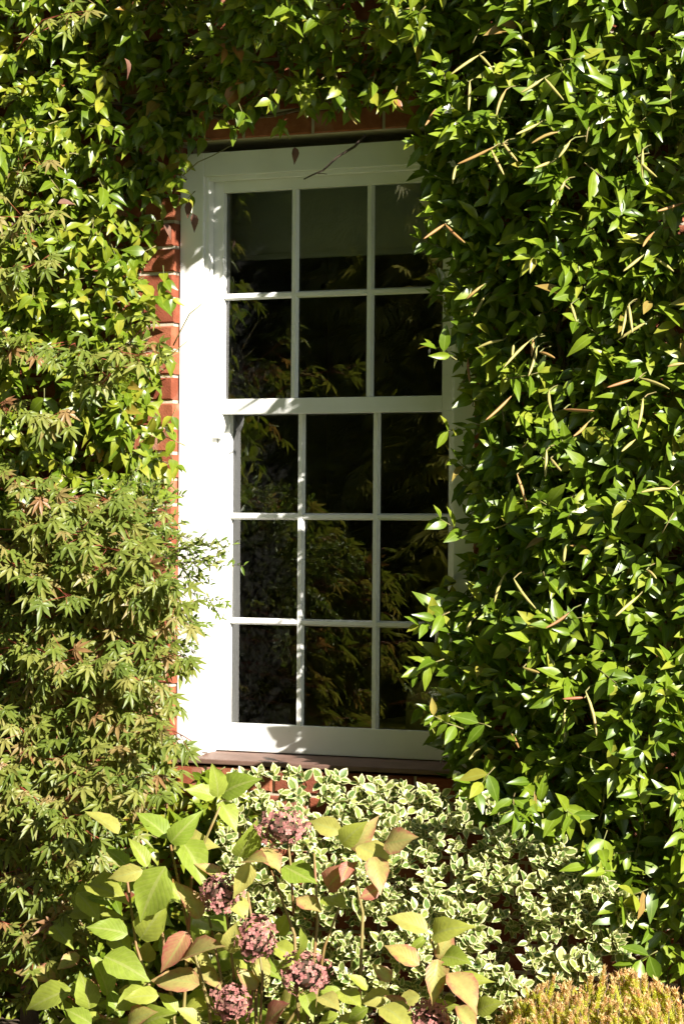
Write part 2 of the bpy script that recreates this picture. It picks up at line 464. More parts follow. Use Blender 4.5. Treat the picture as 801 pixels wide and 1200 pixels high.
class Plant:
    def __init__(s, root, templates, mat):
        s.root, s.tpl, s.mat = root, templates, mat
        s.L = []                       # (pos, side, along, normal, length, template)
        s.stem = TM()
    def leaf(s, p, a, n, length, k=None, wid=1.0):
        a = a.normalized(); n = n - a * n.dot(a)
        if n.length < 1e-3: n = a.orthogonal()
        n.normalize()
        s.L.append((p, a.cross(n) * wid, a, n, length, R.randrange(len(s.tpl)) if k is None else k))
    def finish(s, n_parts=300, name='leaf', rest='leaf_mass', grid=3.0):
        """the leaves that show largest in the photo become parts, the rest one mass"""
        base = parent_loc(s.root)
        areas = []
        for t in s.tpl:
            v, tr, _ = t; q = v[tr]; areas.append(np.linalg.norm(np.cross(q[:, 1] - q[:, 0], q[:, 2] - q[:, 0]), axis=1).sum() / 2)
        zb = GLOBAL_Z
        for i, (p, sd, a, n, ln, k) in enumerate(s.L):
            wd = .2 * ln
            for t in (.15, .35, .55, .75, .92):
                for w in (-.5, 0, .5):
                    c = p + a * (ln * t) + sd * (w * wd * 1.2)
                    u, v, z = topx(c)
                    if 0 <= u < 801 and 0 <= v < 1200:
                        key = (int(u / grid), int(v / grid))
                        if key not in zb or zb[key][0] > z: zb[key] = (z, id(s), i)
        s.n_parts, s.name, s.rest, s.base = n_parts, name, rest, base
    def commit(s):
        cnt = {}
        for z, pid, i in GLOBAL_Z.values():
            if pid == id(s): cnt[i] = cnt.get(i, 0) + 1
        top = sorted(cnt, key=lambda i: -cnt[i])[:s.n_parts]
        tops = set(top)
        meshes = []
        for v, tr, uv in s.tpl:
            me = mesh_np(s.name, v, tr, uv); me.materials.append(MATS[s.mat]); meshes.append(me)
        for i in top:
            p, sd, a, n, ln, k = s.L[i]
            o = bpy.data.objects.new(s.name, meshes[k]); COL.objects.link(o); o.parent = s.root
            m = Matrix((sd * ln, a * ln, n * ln)).transposed().to_4x4(); m.translation = p - s.base
            o.matrix_local = m
        vs, ts, us, off = [], [], [], 0
        for k, (v, tr, uv) in enumerate(s.tpl):
            idx = [i for i, l in enumerate(s.L) if l[5] == k and i not in tops]
            if not idx: continue
            P = np.array([s.L[i][0] - s.base for i in idx]); ln = np.array([s.L[i][4] for i in idx])[:, None, None]
            B = np.stack([np.array([s.L[i][c] for i in idx]) for c in (1, 2, 3)], 1)      # n,3(axis),3
            W = np.einsum('vk,nkx->nvx', v, B) * ln + P[:, None, :]
            vs.append(W.reshape(-1, 3)); us.append(np.tile(uv, (len(idx), 1)))
            ts.append((tr[None] + (np.arange(len(idx)) * len(v))[:, None, None] + off).reshape(-1, 3)); off += len(idx) * len(v)
        if vs:
            o = link(s.rest, mesh_np(s.rest, np.concatenate(vs), np.concatenate(ts), np.concatenate(us)), s.mat, s.root)
            o['kind'] = 'stuff'
        if s.stem.v:
            o = s.stem.build('twigs', s.stem_mat, s.root); o['kind'] = 'stuff'
        print(s.root.name, 'leaves', len(s.L), 'parts', len(top))


GLOBAL_Z = {}
PLANTS = []


def light_normal(k=.6, up=.35, out=.35, jit=.45):
    return SUN * k + V((0, 0, up)) + V((.15, -out, 0)) + rnd(jit)


def shoot(P, p, d, n, ls, gap, spread=1.0, fwd=.55, droop=.35, jit=.4, r=.0016, tip=True, nl=2, wob=.15, k_light=.9, up=.3):
    d = d.normalized(); q = p - d * (gap * n); pts = [q.copy()]
    ph = R.uniform(0, 6.28)
    for i in range(n):
        d = (d + rnd(wob)).normalized(); q = q + d * gap; pts.append(q.copy())
        e1 = d.orthogonal().normalized(); e2 = d.cross(e1)
        f = 1 - .35 * max(0, (i - n + 3)) / 3
        for s in range(nl):
            an = ph + i * 1.57 + s * 6.2832 / nl + R.uniform(-.3, .3)
            sd = e1 * math.cos(an) + e2 * math.sin(an)
            a = sd * spread + d * fwd + V((0, 0, -droop)) + rnd(.15)
            P.leaf(q, a, light_normal(k_light, up, jit=jit), ls * f * R.uniform(.68, 1.12), wid=R.uniform(.85, 1.12))
    if tip:
        P.leaf(q, d + rnd(.3), light_normal(k_light, up, jit=jit), ls * R.uniform(.4, .75))
    P.stem.tube(pts, r * 1.3, r * .6, 3)


def inside(poly, u, v):
    c = False; j = len(poly) - 1
    for i in range(len(poly)):
        (xi, yi), (xj, yj) = poly[i], poly[j]
        if (yi > v) != (yj > v) and u < (xj - xi) * (v - yi) / (yj - yi) + xi: c = not c
        j = i
    return c


def edge_dist(poly, u, v, skip=lambda a, b: False):
    best = 1e9
    for (x0, y0), (x1, y1) in zip(poly, poly[1:] + poly[:1]):
        if skip((x0, y0), (x1, y1)): continue
        dx, dy = x1 - x0, y1 - y0; t = max(0, min(1, ((u - x0) * dx + (v - y0) * dy) / (dx * dx + dy * dy + 1e-9)))
        best = min(best, math.hypot(u - x0 - dx * t, v - y0 - dy * t))
    return best


def fbm(u, v, s, seed=0): return noise.fractal(V((u / s, v / s, seed * 7.3)), 1.0, 2.0, 3)


def interp(tab, x):
    if x <= tab[0][0]: return tab[0][1]
    for (a, b), (c, d) in zip(tab, tab[1:]):
        if x <= c: return b + (d - b) * (x - a) / (c - a)
    return tab[-1][1]


# ================================================================== SETTING
WALL_Y = -0.03                       # brick face; the window frame's face is y = 0
g = PM(); g.poly([(-60, -60, 0), (60, -60, 0), (60, 60, 0), (-60, 60, 0)])
o = g.build('ground', 'lawn'); o['kind'] = 'structure'
# planting bed: a gently mounded sheet of soil along the wall
nx, ny = 60, 14; vs = []; ts = []
for j in range(ny + 1):
    for i in range(nx + 1):
        x = -3.4 + 6.8 * i / nx; y = WALL_Y - .004 - 1.75 * j / ny
        e = min(1, min(i, nx - i) / 3, (ny - j) / 3)
        vs.append((x, y, .006 + e * (.05 + .03 * noise.noise(V((x * 4, y * 4, 0))))))
for j in range(ny):
    for i in range(nx):
        a = j * (nx + 1) + i; ts += [(a, a + nx + 1, a + 1), (a + 1, a + nx + 1, a + nx + 2)]
o = link('flower_bed', mesh_np('flower_bed', vs, ts), 'soil'); o['kind'] = 'structure'

# ------------------------------------------------------------------ brick wall with the window opening
OX0, OX1, OZ0, OZ1 = -.4736, .4880, .8150, 2.612
wall = thing('brick_wall', 'red brick house wall with pale mortar around the sash window', 'wall', (0, WALL_Y, 0))
WX0, WX1, WZ1 = -3.4, 3.4, 4.2
m = PM(); y0, y1 = WALL_Y + .006, WALL_Y + .30
e = .006
for (x0, x1, z0, z1) in ((WX0, OX0 - e, 0, WZ1), (OX1 + e, WX1, 0, WZ1), (OX0 - e, OX1 + e, OZ1 + e, WZ1), (OX0 - e, OX1 + e, 0, OZ0 - e)):
    m.box(x0, x1, y0, y1, z0, z1)
m.build('mortar', 'mortar', wall)
bricks = []                           # (x0, x1, z0, z1)
COURSE, ZJ = .075, 2.1643 + .075 * 6  # joints at ZJ - k * COURSE; the lintel course sits on OZ1
k0 = int(ZJ / COURSE); zb = ZJ - k0 * COURSE
row = 0; z = zb - COURSE
while z < WZ1 - COURSE:
    zz0, zz1 = max(z + .005, .0), z + COURSE - .005
    off = 0 if row % 2 else .1125
    x = OX0 - .225 * 14 + off - .225
    spans = []
    while x < WX1:
        spans.append((x + .005, x + .220)); x += .225
    for a, b in spans:
        a, b = max(a, WX0), min(b, WX1)
        if b - a < .02: continue
        h1 = zz1
        if zz0 < OZ0 < zz1 and a > OX0 - .1 and b < OX1 + .1: h1 = OZ0
        elif zz1 > OZ0 and zz0 < OZ1 - .001:       # beside the opening
            if a < OX0 and b > OX0 - .001: b = OX0
            if a < OX1 and b > OX1: a = OX1
            if a >= OX0 - 1e-4 and b <= OX1 + 1e-4: continue
            if b - a < .03: continue
        if h1 - zz0 > .015: bricks.append((a, b, zz0, h1))
    row += 1; z += COURSE


def brick_verts(a, b, z0, z1, proud):
    c = .004; y = WALL_Y - proud; j = lambda: R.uniform(-.0012, .0012)
    f = [(a + c, y + j(), z0 + c), (b - c, y + j(), z0 + c), (b - c, y + j(), z1 - c), (a + c, y + j(), z1 - c)]
    mid = [(a, y + c, z0), (b, y + c, z0), (b, y + c, z1), (a, y + c, z1)]
    back = [(p[0], WALL_Y + .10, p[2]) for p in mid]
    return f + mid + back


BT = [(0, 1, 2), (0, 2, 3)]
for k in range(4):
    j = (k + 1) % 4
    BT += [(k, 4 + k, 4 + j), (k, 4 + j, j), (4 + k, 8 + k, 8 + j), (4 + k, 8 + j, 4 + j)]
def bscore(b):
    cx, cz = (b[0] + b[1]) / 2, (b[2] + b[3]) / 2
    dx = max(OX0 - cx, cx - OX1, 0); dz = max(OZ0 - cz, cz - OZ1, 0); return math.hypot(dx, dz)
bricks.sort(key=bscore)
vs, ts = [], []
for i, b in enumerate(bricks):
    bv = brick_verts(*b, R.uniform(-.001, .003))
    if i < 280:
        c = V(((b[0] + b[1]) / 2, WALL_Y, (b[2] + b[3]) / 2))
        me = mesh_np('brick', np.array(bv) - np.array(c), BT, smooth=False)
        link('brick', me, 'brick_clay', wall, c - V((0, WALL_Y, 0)))
    else:
        n = len(vs); vs += [(p[0], p[1] - WALL_Y, p[2]) for p in bv]; ts += [(n + q[0], n + q[1], n + q[2]) for q in BT]
o = link('brick_courses', mesh_np('brick_courses', vs, ts, smooth=False), 'brick_clay', wall); o['kind'] = 'stuff'

# ------------------------------------------------------------------ room behind the window
def struct_box(name, mat, *b):
    q = PM(); q.box(*b); o = q.build(name, mat); o['kind'] = 'structure'; return o
RX0, RX1, RY0, RY1, RZ0, RZ1 = -2.2, 2.2, .274, 4.2, .2, 2.9
struct_box('room_floor', 'floorboard', RX0, RX1, RY0, RY1, RZ0 - .1, RZ0)
struct_box('room_ceiling', 'plaster', RX0, RX1, RY0, RY1, RZ1, RZ1 + .1)
struct_box('room_wall_left', 'plaster', RX0 - .1, RX0 - .001, RY0, RY1, RZ0 - .1, RZ1 + .1)
struct_box('room_wall_right', 'plaster', RX1 + .001, RX1 + .1, RY0, RY1, RZ0 - .1, RZ1 + .1)
struct_box('room_wall_back', 'plaster', RX0 - .1, RX1 + .1, RY1 + .001, RY1 + .1, RZ0 - .1, RZ1 + .1)
struct_box('house_roof_slab', 'plaster', WX0, WX1, WALL_Y + .31, RY1 + .3, WZ1, WZ1 + .1)

# ------------------------------------------------------------------ sash window
win = thing('sash_window', 'white painted timber sash window of fifteen small panes in the brick wall', 'window', (0, 0, OZ0))
JX0, JX1 = -.396, .4115
ZTOP, ZH = 2.588, 2.5184
fr = PM(); fr.box(OX0, JX0, 0, .17, .828, ZTOP); f1 = fr.build('jamb', 'white_gloss_paint', win, .003)
fr = PM(); fr.box(JX1, OX1, 0, .17, .828, ZTOP); fr.build('jamb', 'white_gloss_paint', win, .003)
fr = PM(); fr.box(JX0, JX1, .001, .17, ZH, ZTOP); fr.build('head', 'white_gloss_paint', win, .003)
# sloping outer sill, terracotta coloured
s = PM(); s.prism([(-.040, .8165), (-.040, .830), (.06, .842), (.19, .846), (.19, .8165)], 0, OX0 + .001, OX1 - .001)
s.build('sill', 'sill_tile', win, .003)
# a second inner bead round the sash opening
s = PM(); s.box(JX0, JX0 + .012, .012, .042, .846, ZH); s.build('stop_bead', 'white_gloss_paint', win, .002)
s = PM(); s.box(JX1 - .012, JX1, .012, .042, .846, ZH); s.build('stop_bead', 'white_gloss_paint', win, .002)
s = PM(); s.box(JX0 + .012, JX1 - .012, .012, .042, ZH - .012, ZH); s.build('stop_bead', 'white_gloss_paint', win, .002)

XL, B1, B2, XR = -.3536, -.1221, .1209, .3536


def sash(name, yf, z_bars, zt, zb, z_out_t, z_out_b, glass_y):
    """yf: front face; z_bars: centres of the horizontal bars; zt / zb: glass top / bottom"""
    e = thing(name, '', ''); del e['label']; del e['category']; e.parent = win; e.location = (0, yf, 0)
    org = parent_loc(e); yb = glass_y + .010; bw = .0115; bf = .006
    def frame_piece(nm, x0, x1, z0, z1, glass_side):
        q = PM(); ch = .012           # moulded edge towards the glass
        a = [x0, x1, z0, z1]
        q.box(x0, x1, yf, yb, z0, z1)
        return q.build(nm, 'white_gloss_paint', e, .0025)
    xo0, xo1 = JX0 + .003, JX1 - .003
    frame_piece('stile', xo0, XL, z_out_b, z_out_t, 1); frame_piece('stile', XR, xo1, z_out_b, z_out_t, 1)
    frame_piece('top_rail', XL, XR, zt, z_out_t, 1); frame_piece('bottom_rail', XL, XR, z_out_b, zb, 1)
    def bar_v(x, z0, z1):
        q = PM(); q.hexa([(x - bf, yf + .003, z0), (x + bf, yf + .003, z0), (x + bf, yf + .003, z1), (x - bf, yf + .003, z1)],
                         [(x - bw, glass_y - .004, z0), (x + bw, glass_y - .004, z0), (x + bw, glass_y - .004, z1), (x - bw, glass_y - .004, z1)])
        q.box(x - bf, x + bf, glass_y + .004, yb - .001, z0, z1)
        q.build('glazing_bar', 'white_gloss_paint', e)
    def bar_h(z, x0, x1):
        q = PM(); h = bw * .85
        q.hexa([(x0, yf + .004, z - bf * .8), (x1, yf + .004, z - bf * .8), (x1, yf + .004, z + bf * .8), (x0, yf + .004, z + bf * .8)],
               [(x0, glass_y - .004, z - h), (x1, glass_y - .004, z - h), (x1, glass_y - .004, z + h), (x0, glass_y - .004, z + h)])
        q.box(x0, x1, glass_y + .004, yb - .002, z - bf, z + bf)
        q.build('glazing_bar', 'white_gloss_paint', e)
    for x in (B1, B2): bar_v(x, zb, zt)
    xs = [XL, B1, B2, XR]; zs = [zb] + sorted(z_bars) + [zt]
    for z in z_bars:
        for x0, x1 in zip(xs, xs[1:]):
            bar_h(z, x0 + (bf + .0005 if x0 != XL else 0), x1 - (bf + .0005 if x1 != XR else 0))
    for x0, x1 in zip(xs, xs[1:]):
        for z0, z1 in zip(zs, zs[1:]):
            q = PM(); q.poly([(x0 - .003, glass_y, z0 - .003), (x1 + .003, glass_y, z0 - .003), (x1 + .003, glass_y, z1 + .003), (x0 - .003, glass_y, z1 + .003)])
            o = q.build('pane', 'window_glass', e, origin=((x0 + x1) / 2, glass_y, (z0 + z1) / 2))
            o.rotation_euler = (R.uniform(-.004, .004), 0, R.uniform(-.005, .005))
    return e


up_s = sash('upper_sash', .045, [2.1708], 2.4741, 1.8723, 2.510, 1.8278, .064)
lo_s = sash('lower_sash', .092, [1.5318, 1.2256], 1.8290, .9273, 1.868, .846, .111)
for sgn, xa, xb in ((1, JX0 + .003, XL), (-1, JX1 - .003, XR)):          # the sash horns under the meeting rail
    q = PM(); w = abs(xb - xa); y0, y1 = .046, .086
    prof = [(0, 0), (1, 0), (1, -.012), (.92, -.03), (.62, -.047), (.5, -.06), (.46, -.068), (0, -.068)]
    q.prism([(xa + sgn * w * a, 1.8275 + b) for a, b in prof], 1, y0, y1)
    q.build('horn', 'white_gloss_paint', up_s, .001)
# sash fastener on the meeting rail, behind the upper glass
fs = PM(); fs.box(-.222, -.168, .095, .118, 1.8685, 1.8725); fs.box(-.205, -.188, .098, .115, 1.8725, 1.884)
fo = fs.build('sash_fastener', 'brass_lacquer', lo_s, .0015)
t = TM(); t.tube([(-.176, .106, 1.872), (-.171, .106, 1.880), (-.168, .106, 1.886), (-.166, .106, 1.893), (-.166, .106, 1.899), (-.166, .106, 1.9015)], .008, .008, 8,
                 closed=lambda k: [.35, .5, 1.0, 1.1, .8, .2][round(k * 5)])
t.build('knob', 'brass_lacquer', fo)

# ------------------------------------------------------------------ things in the room
b = PM(); n = 40
bl = thing('roller_blind', 'pale cloth roller blind lowered a little behind the upper panes', 'blind', (0, .31, 2.28))
zs = np.linspace(2.315, 2.60, 6); vs = []; ts = []
for j, z in enumerate(zs):
    for i in range(n + 1):
        x = -.52 + 1.04 * i / n
        vs.append((x, .004 * math.sin(x * 34 + .3 * j) * (1 - .12 * j) + .002 * math.sin(x * 81), z - 2.28))
for j in range(5):
    for i in range(n):
        a = j * (n + 1) + i; ts += [(a, a + 1, a + n + 2), (a, a + n + 2, a + n + 1)]
link('cloth', mesh_np('cloth', vs, ts), 'blind_cloth', bl)
q = PM(); q.box(-.52, .52, .302, .318, 2.302, 2.320); q.build('bottom_bar', 'blind_cloth', bl, .004)
t = TM(); t.tube([(-.54, .31, 2.62), (.54, .31, 2.62)], .022, .022, 12); t.build('roller', 'blind_cloth', bl)


def cushion(name, x0, x1, y0, y1, z0, z1, r, parent, mat='upholstery'):
    q = PM(); q.box(x0, x1, y0, y1, z0, z1)
    o = q.build(name, mat, parent, r, smooth=True)
    return o
ac = thing('armchair', 'cream upholstered armchair indoors, its back to the lower window panes', 'armchair', (.4, .7, RZ0))
cushion('backrest', .07, .80, .36, .53, .55, 1.06, .07, ac)
cushion('armrest', -.13, .065, .34, 1.1, .42, .925, .06, ac)
cushion('armrest', .805, 1.0, .34, 1.1, .42, .925, .06, ac)
cushion('seat', .07, .80, .535, 1.13, .45, .68, .05, ac)
q = PM(); q.box(-.11, .98, .38, 1.07, .30, .445); q.build('base', 'upholstery', ac, .02)
for x in (-.08, .93):
    for y in (.41, 1.02):
        q = PM(); q.prism([(x - .015, RZ0), (x + .035, RZ0), (x + .045, .30), (x - .025, .30)], 1, y - .02, y + .02); q.build('leg', 'floorboard', ac)

# ================================================================== PLANTS
# ------------------------------------------------------------------ star jasmine on the right
jas = thing('star_jasmine', 'dense glossy green climber with long tan seed pods right of the window', 'climber', (1.35, -.12, .03))
J = Plant(jas, T_JAS, 'jasmine_leaf'); J.stem_mat = 'green_stem'
JL = [(455, -170), (470, -60), (478, 0), (482, 60), (486, 120), (492, 165), (500, 215), (508, 262), (506, 300), (524, 338), (536, 392), (548, 440), (556, 500),
      (553, 560), (543, 615), (552, 672), (522, 712), (505, 755), (497, 800), (508, 850), (524, 900)]
JB = [(560, 945), (620, 962), (690, 1000), (716, 1058), (735, 1110), (800, 1150), (960, 1180), (960, -170)]
JP = JL + JB


def j_depth(u, v):
    eu = u - interp([(y, x) for x, y in JL], min(v, 900))
    if v > 900: eu = min(eu, 110 + edge_dist(JP, u, v, lambda a, b: a[0] > 800 or b[0] > 800))
    d = .27 + .26 * (1 - math.exp(-max(eu, 0) / 150)) + (.08 * min(1, (v - 880) / 80) if v > 880 else 0)
    return d + .085 * fbm(u, v, 120, 1) + .03 * fbm(u, v, 42, 2)


HOLES = [(655, 405, 38, 45), (690, 195, 35, 26), (775, 970, 30, 60), (600, 500, 18, 16), (740, 640, 20, 22), (560, 640, 20, 30), (640, 60, 30, 12), (780, 250, 18, 30), (640, 560, 14, 18)]
def in_hole(u, v, hs=HOLES, k=1.0):
    return any(((u - a) / (c * k)) ** 2 + ((v - b) / (d * k)) ** 2 < 1 for a, b, c, d in hs)


def scatter(poly, n, u0, u1, v0, v1):
    out = 0
    while out < n:
        u, v = R.uniform(u0, u1), R.uniform(v0, v1)
        if inside(poly, u, v): out += 1; yield u, v


for u, v in scatter(JP, 1900, 450, 950, -170, 1180):
    if u > 830 and R.random() < .4: continue
    hole = in_hole(u, v)
    cl = fbm(u, v, 60, 5)
    if cl < -.20 and R.random() < .75: hole = True
    if hole and R.random() < .3: continue
    d = j_depth(u, v) - (R.uniform(.14, .30) if hole else abs(R.gauss(0, .045)))
    if d < .05: d = .05
    eu = u - interp([(y, x) for x, y in JL], v)
    dr = V((-.55 * math.exp(-max(eu, 0) / 50) + .25, -.75, .15)) + rnd(.5)
    shoot(J, px(u, v, d), dr, R.choice((2, 3, 3, 4)), R.uniform(.066, .096), R.uniform(.022, .034), jit=.36, droop=.3)
# inner leaves, to close the depth of the plant
for u, v in scatter(JP, 1900, 450, 950, -170, 1180):
    d = max(.02, j_depth(u, v) * R.uniform(.05, .75))
    shoot(J, px(u, v, d), V((0, -.6, .1)) + rnd(.7), 2, R.uniform(.06, .085), .035, jit=.7, droop=.4)
# runners reaching over the frame
for (u0, v0, u1, v1, d) in ((560, 430, 498, 410, .34), (560, 300, 488, 292, .3), (560, 625, 512, 618, .3), (560, 700, 492, 735, .42), (545, 760, 485, 790, .42), (560, 560, 530, 548, .25),
                            (560, 860, 505, 842, .42), (540, 165, 484, 182, .3), (560, 500, 524, 512, .28), (530, 225, 490, 250, .3)):
    p0, p1 = px(u0, v0, d - .05), px(u1, v1, d)
    shoot(J, p1, p1 - p0, 4, .068, .022, jit=.35, droop=.15)
for (u, v) in ((690, 1030), (725, 1075), (705, 1098), (655, 962), (622, 945), (738, 1128), (590, 945), (690, 1000), (742, 1045), (716, 1050), (555, 925)):
    shoot(J, px(u, v, R.uniform(.55, .61)), V((-.1, -.6, -.25)) + rnd(.35), 3, R.uniform(.07, .09), .026, jit=.36, droop=.3)
J.finish(300)
PLANTS.append(J)
for i in range(7):                                            # woody stems climbing the wall
    t = TM(); x = 1.0 + i * .13; pts = []
    for k in range(13):
        f = k / 12; pts.append(V((x + (i - 3) * .10 * f + .05 * math.sin(5 * f + i), -.10 - .10 * math.sin(3 * f + i * .7) ** 2 - .06 * f, .02 + 3.3 * f)))
    t.tube(pts, .013, .005, 6); t.build('stem', 'woody_stem', jas)
# seed pods, in pairs that hang in a V
PODS = [[(400 + a / 2, b / 2, 400 + c / 2, d / 2) for a, b, c, d in
         ((320, 130, 255, 175), (322, 128, 352, 160), (470, 185, 418, 218), (475, 183, 520, 235), (385, 210, 362, 272), (300, 190, 297, 260), (218, 258, 195, 295), (505, 310, 443, 337),
          (535, 330, 507, 370), (460, 290, 408, 315), (355, 345, 270, 385), (378, 335, 412, 378), (350, 350, 380, 410), (705, 350, 705, 420), (690, 370, 738, 415), (268, 390, 260, 430),
          (242, 525, 192, 560), (242, 525, 290, 570), (522, 425, 508, 450), (730, 545, 705, 578), (800, 475, 738, 495), (75, 50, 45, 100), (490, 380, 450, 395))],
        [(500 + a / 2.66, 300 + b / 2.66, 500 + c / 2.66, 300 + d / 2.66) for a, b, c, d in
         ((235, 262, 150, 290), (315, 268, 238, 348), (330, 260, 325, 315), (342, 285, 315, 375), (270, 275, 265, 320), (350, 300, 398, 318), (625, 155, 605, 250), (628, 150, 640, 240),
          (685, 205, 592, 263), (700, 0, 768, 48), (670, 0, 610, 48), (175, 90, 122, 135), (178, 128, 145, 188), (262, 437, 182, 512), (380, 420, 388, 485), (425, 478, 520, 483),
          (500, 520, 455, 562), (372, 605, 368, 690), (385, 630, 418, 670), (280, 680, 312, 790), (640, 385, 560, 410), (660, 380, 755, 415), (672, 445, 655, 540), (645, 575, 605, 610),
          (755, 725, 665, 737), (128, 320, 135, 400), (118, 385, 95, 420), (800, 335, 748, 345), (448, 150, 465, 205))],
        [(480 + a / 2.496, 600 + b / 2.496, 480 + c / 2.496, 600 + d / 2.496) for a, b, c, d in
         ((275, 185, 247, 265), (303, 195, 368, 283), (668, 245, 600, 305), (465, 295, 395, 340), (452, 580, 452, 660), (513, 525, 545, 655), (510, 543, 445, 547), (215, 683, 172, 725),
          (295, 645, 318, 690), (455, 100, 450, 145), (178, 320, 165, 350), (690, 170, 720, 195), (330, 455, 378, 470))]]
podsh = [1.0, .95]
for grp in PODS:
    for (a, b, c, d) in grp:
        dd = j_depth(max(a, c), (b + d) / 2) + .045
        p0, p1 = px(a, b, dd - .01), px(c, d, dd + R.uniform(0, .05))
        t = TM(); k = (p1 - p0); sag = rnd(.0025)
        pts = [p0 + k * f + sag * math.sin(math.pi * f) for f in (0, .06, .25, .5, .75, .93, 1)]
        t.tube(pts, .0042, 0, 6, closed=lambda f: [.35, .45, .95, 1.0, .85, .5, .12][round(interp([(0, 0), (1, 6)], f))])
        t.build('seed_pod', 'pod_skin' if R.random() < .35 else 'pod_tan', jas)
        st = TM(); st.tube([p0, p0 + V((0, .03, .012)), p0 + V((R.uniform(-.01, .02), .07, .02))], .0018, .0018, 4); st.build('pod_stalk', 'green_stem', jas)
# one late white flower
fl = px(525, 128, j_depth(525, 128) + .06)
vs, ts = [], []
for k in range(5):
    a = 1.2566 * k; d = RIGHT * math.cos(a) + UP * math.sin(a); s_ = RIGHT * -math.sin(a) + UP * math.cos(a); i = len(vs)
    vs += [tuple(fl), tuple(fl + d * .008 + s_ * .005 - FWD * .004), tuple(fl + d * .014 + s_ * .003 - FWD * .004), tuple(fl + d * .009 - s_ * .005 - FWD * .001)]
    ts += [(i, i + 1, i + 2), (i, i + 2, i + 3)]
link('flower', mesh_np('flower', np.array(vs) - np.array(parent_loc(jas)), ts), 'white_petal', jas)

# ------------------------------------------------------------------ climber on the left and over the window
cli = thing('wall_climber', 'bright green leafy climber covering the wall left of and above the window', 'climber', (-1.5, -.1, .03))
C = Plant(cli, T_CLI, 'climber_leaf'); C.stem_mat = 'green_stem'
CP = [(-120, -170), (500, -170), (495, 60), (470, 112), (420, 108), (380, 120), (345, 108), (320, 122), (295, 118), (270, 145), (235, 132), (212, 165), (196, 205), (186, 255),
      (170, 300), (180, 345), (172, 390), (182, 430), (176, 480), (186, 530), (182, 575), (174, 640), (162, 700), (152, 760), (148, 860), (214, 912), (285, 918), (310, 1000), (310, 1240), (-120, 1240)]


def c_depth(u, v):
    left = max(0, 200 - u); top = max(0, 150 - v)
    d = .10 + .20 * (1 - math.exp(-left / 60)) if v > 150 else .08 + (.10 + .36 * max(0, min(1, (u - 130) / 170))) * min(1, top / 170) + .10 * (1 - math.exp(-left / 60))
    return d + .06 * fbm(u, v, 90, 3) + .02 * fbm(u, v, 35, 4)


CH = [(20, 90, 22, 16), (60, 60, 14, 30), (230, 60, 30, 22), (150, 250, 18, 24), (35, 470, 24, 20), (110, 530, 26, 12), (165, 190, 16, 20), (115, 365, 14, 10), (330, 60, 40, 25), (420, 60, 50, 30)]
for u, v in scatter(CP, 1950, -120, 500, -170, 1240):
    if (v > 720 and R.random() < .35) or (u < -25 and R.random() < .4): continue
    hole = in_hole(u, v, CH)
    if fbm(u, v, 60, 6) < -.22 and R.random() < .75: hole = True
    if hole and R.random() < .3: continue
    d = max(.05, c_depth(u, v) - (R.uniform(.10, .22) if hole else abs(R.gauss(0, .035))))
    hang = .45 if v < 170 else .3
    shoot(C, px(u, v, d), V((.15, -.75, -.1)) + rnd(.5), R.choice((2, 3, 3)), R.uniform(.056, .082), R.uniform(.022, .034), jit=.36, droop=hang + .15)
for u, v in scatter(CP, 1900, -120, 500, -170, 1240):
    d = max(.02, c_depth(u, v) * R.uniform(.05, .75))
    shoot(C, px(u, v, d), V((0, -.6, -.1)) + rnd(.7), 2, R.uniform(.055, .08), .035, jit=.7, droop=.6)
# hanging tips in front of the lintel and frame corner
for (u, v, d) in ((275, 150, .30), (238, 140, .24), (330, 150, .2), (385, 130, .2), (440, 122, .2), (205, 215, .12), (222, 238, .09), (212, 190, .14), (300, 125, .22), (352, 128, .2), (410, 128, .2),
                  (262, 128, .34), (250, 112, .34), (225, 150, .26), (288, 140, .3), (318, 118, .34), (360, 112, .34), (395, 112, .32), (430, 105, .32), (460, 118, .3), (192, 330, .14), (197, 352, .12), (196, 415, .14), (200, 498, .14), (203, 545, .14)):
    shoot(C, px(u, v, d), V((.2, -.25, -.8)) + rnd(.25), 2, .066, .024, jit=.4, droop=.5)
C.finish(300); PLANTS.append(C)
for i in range(6):
    t = TM(); pts = []
    for k in range(14):
        f = k / 13
        pts.append(V((-1.75 + .16 * i + .06 * math.sin(4 * f + i) + -.1 * f, -.07 - .05 * math.sin(4 * f + i) ** 2 - .04 * f, .02 + (2.75 + .1 * i) * f)))
    t.tube(pts, .012, .004, 6); t.build('stem', 'woody_stem', cli)
for i, zz in enumerate((2.72, 2.86, 3.05)):                    # runners over the lintel
    t = TM(); t.tube([V((-1.3 + 2.0 * k / 12, -.07 - .03 * math.sin(k * .9 + i) - .05 * i, zz + .05 * math.sin(k * .7 + i * 2))) for k in range(13)], .008, .004, 5); t.build('stem', 'woody_stem', cli)
t = TM(); t.tube([px(a, b, .16) for a, b in ((428, 158), (415, 172), (395, 184), (378, 200), (366, 205), (356, 210))], .0042, .002, 5)
t.tube([px(372, 203, .16), px(383, 204, .155)], .002, .001, 4); t.build('bare_twig', 'dark_twig', cli)
for pts in (((203, 405), (213, 385), (222, 368), (238, 355)), ((190, 425), (205, 412), (219, 400)), ((215, 205), (232, 190), (250, 182), (272, 170))):
    t = TM(); t.tube([px(a, b, .13) for a, b in pts], .0022, .0012, 4); t.build('bare_twig', 'green_stem', cli)
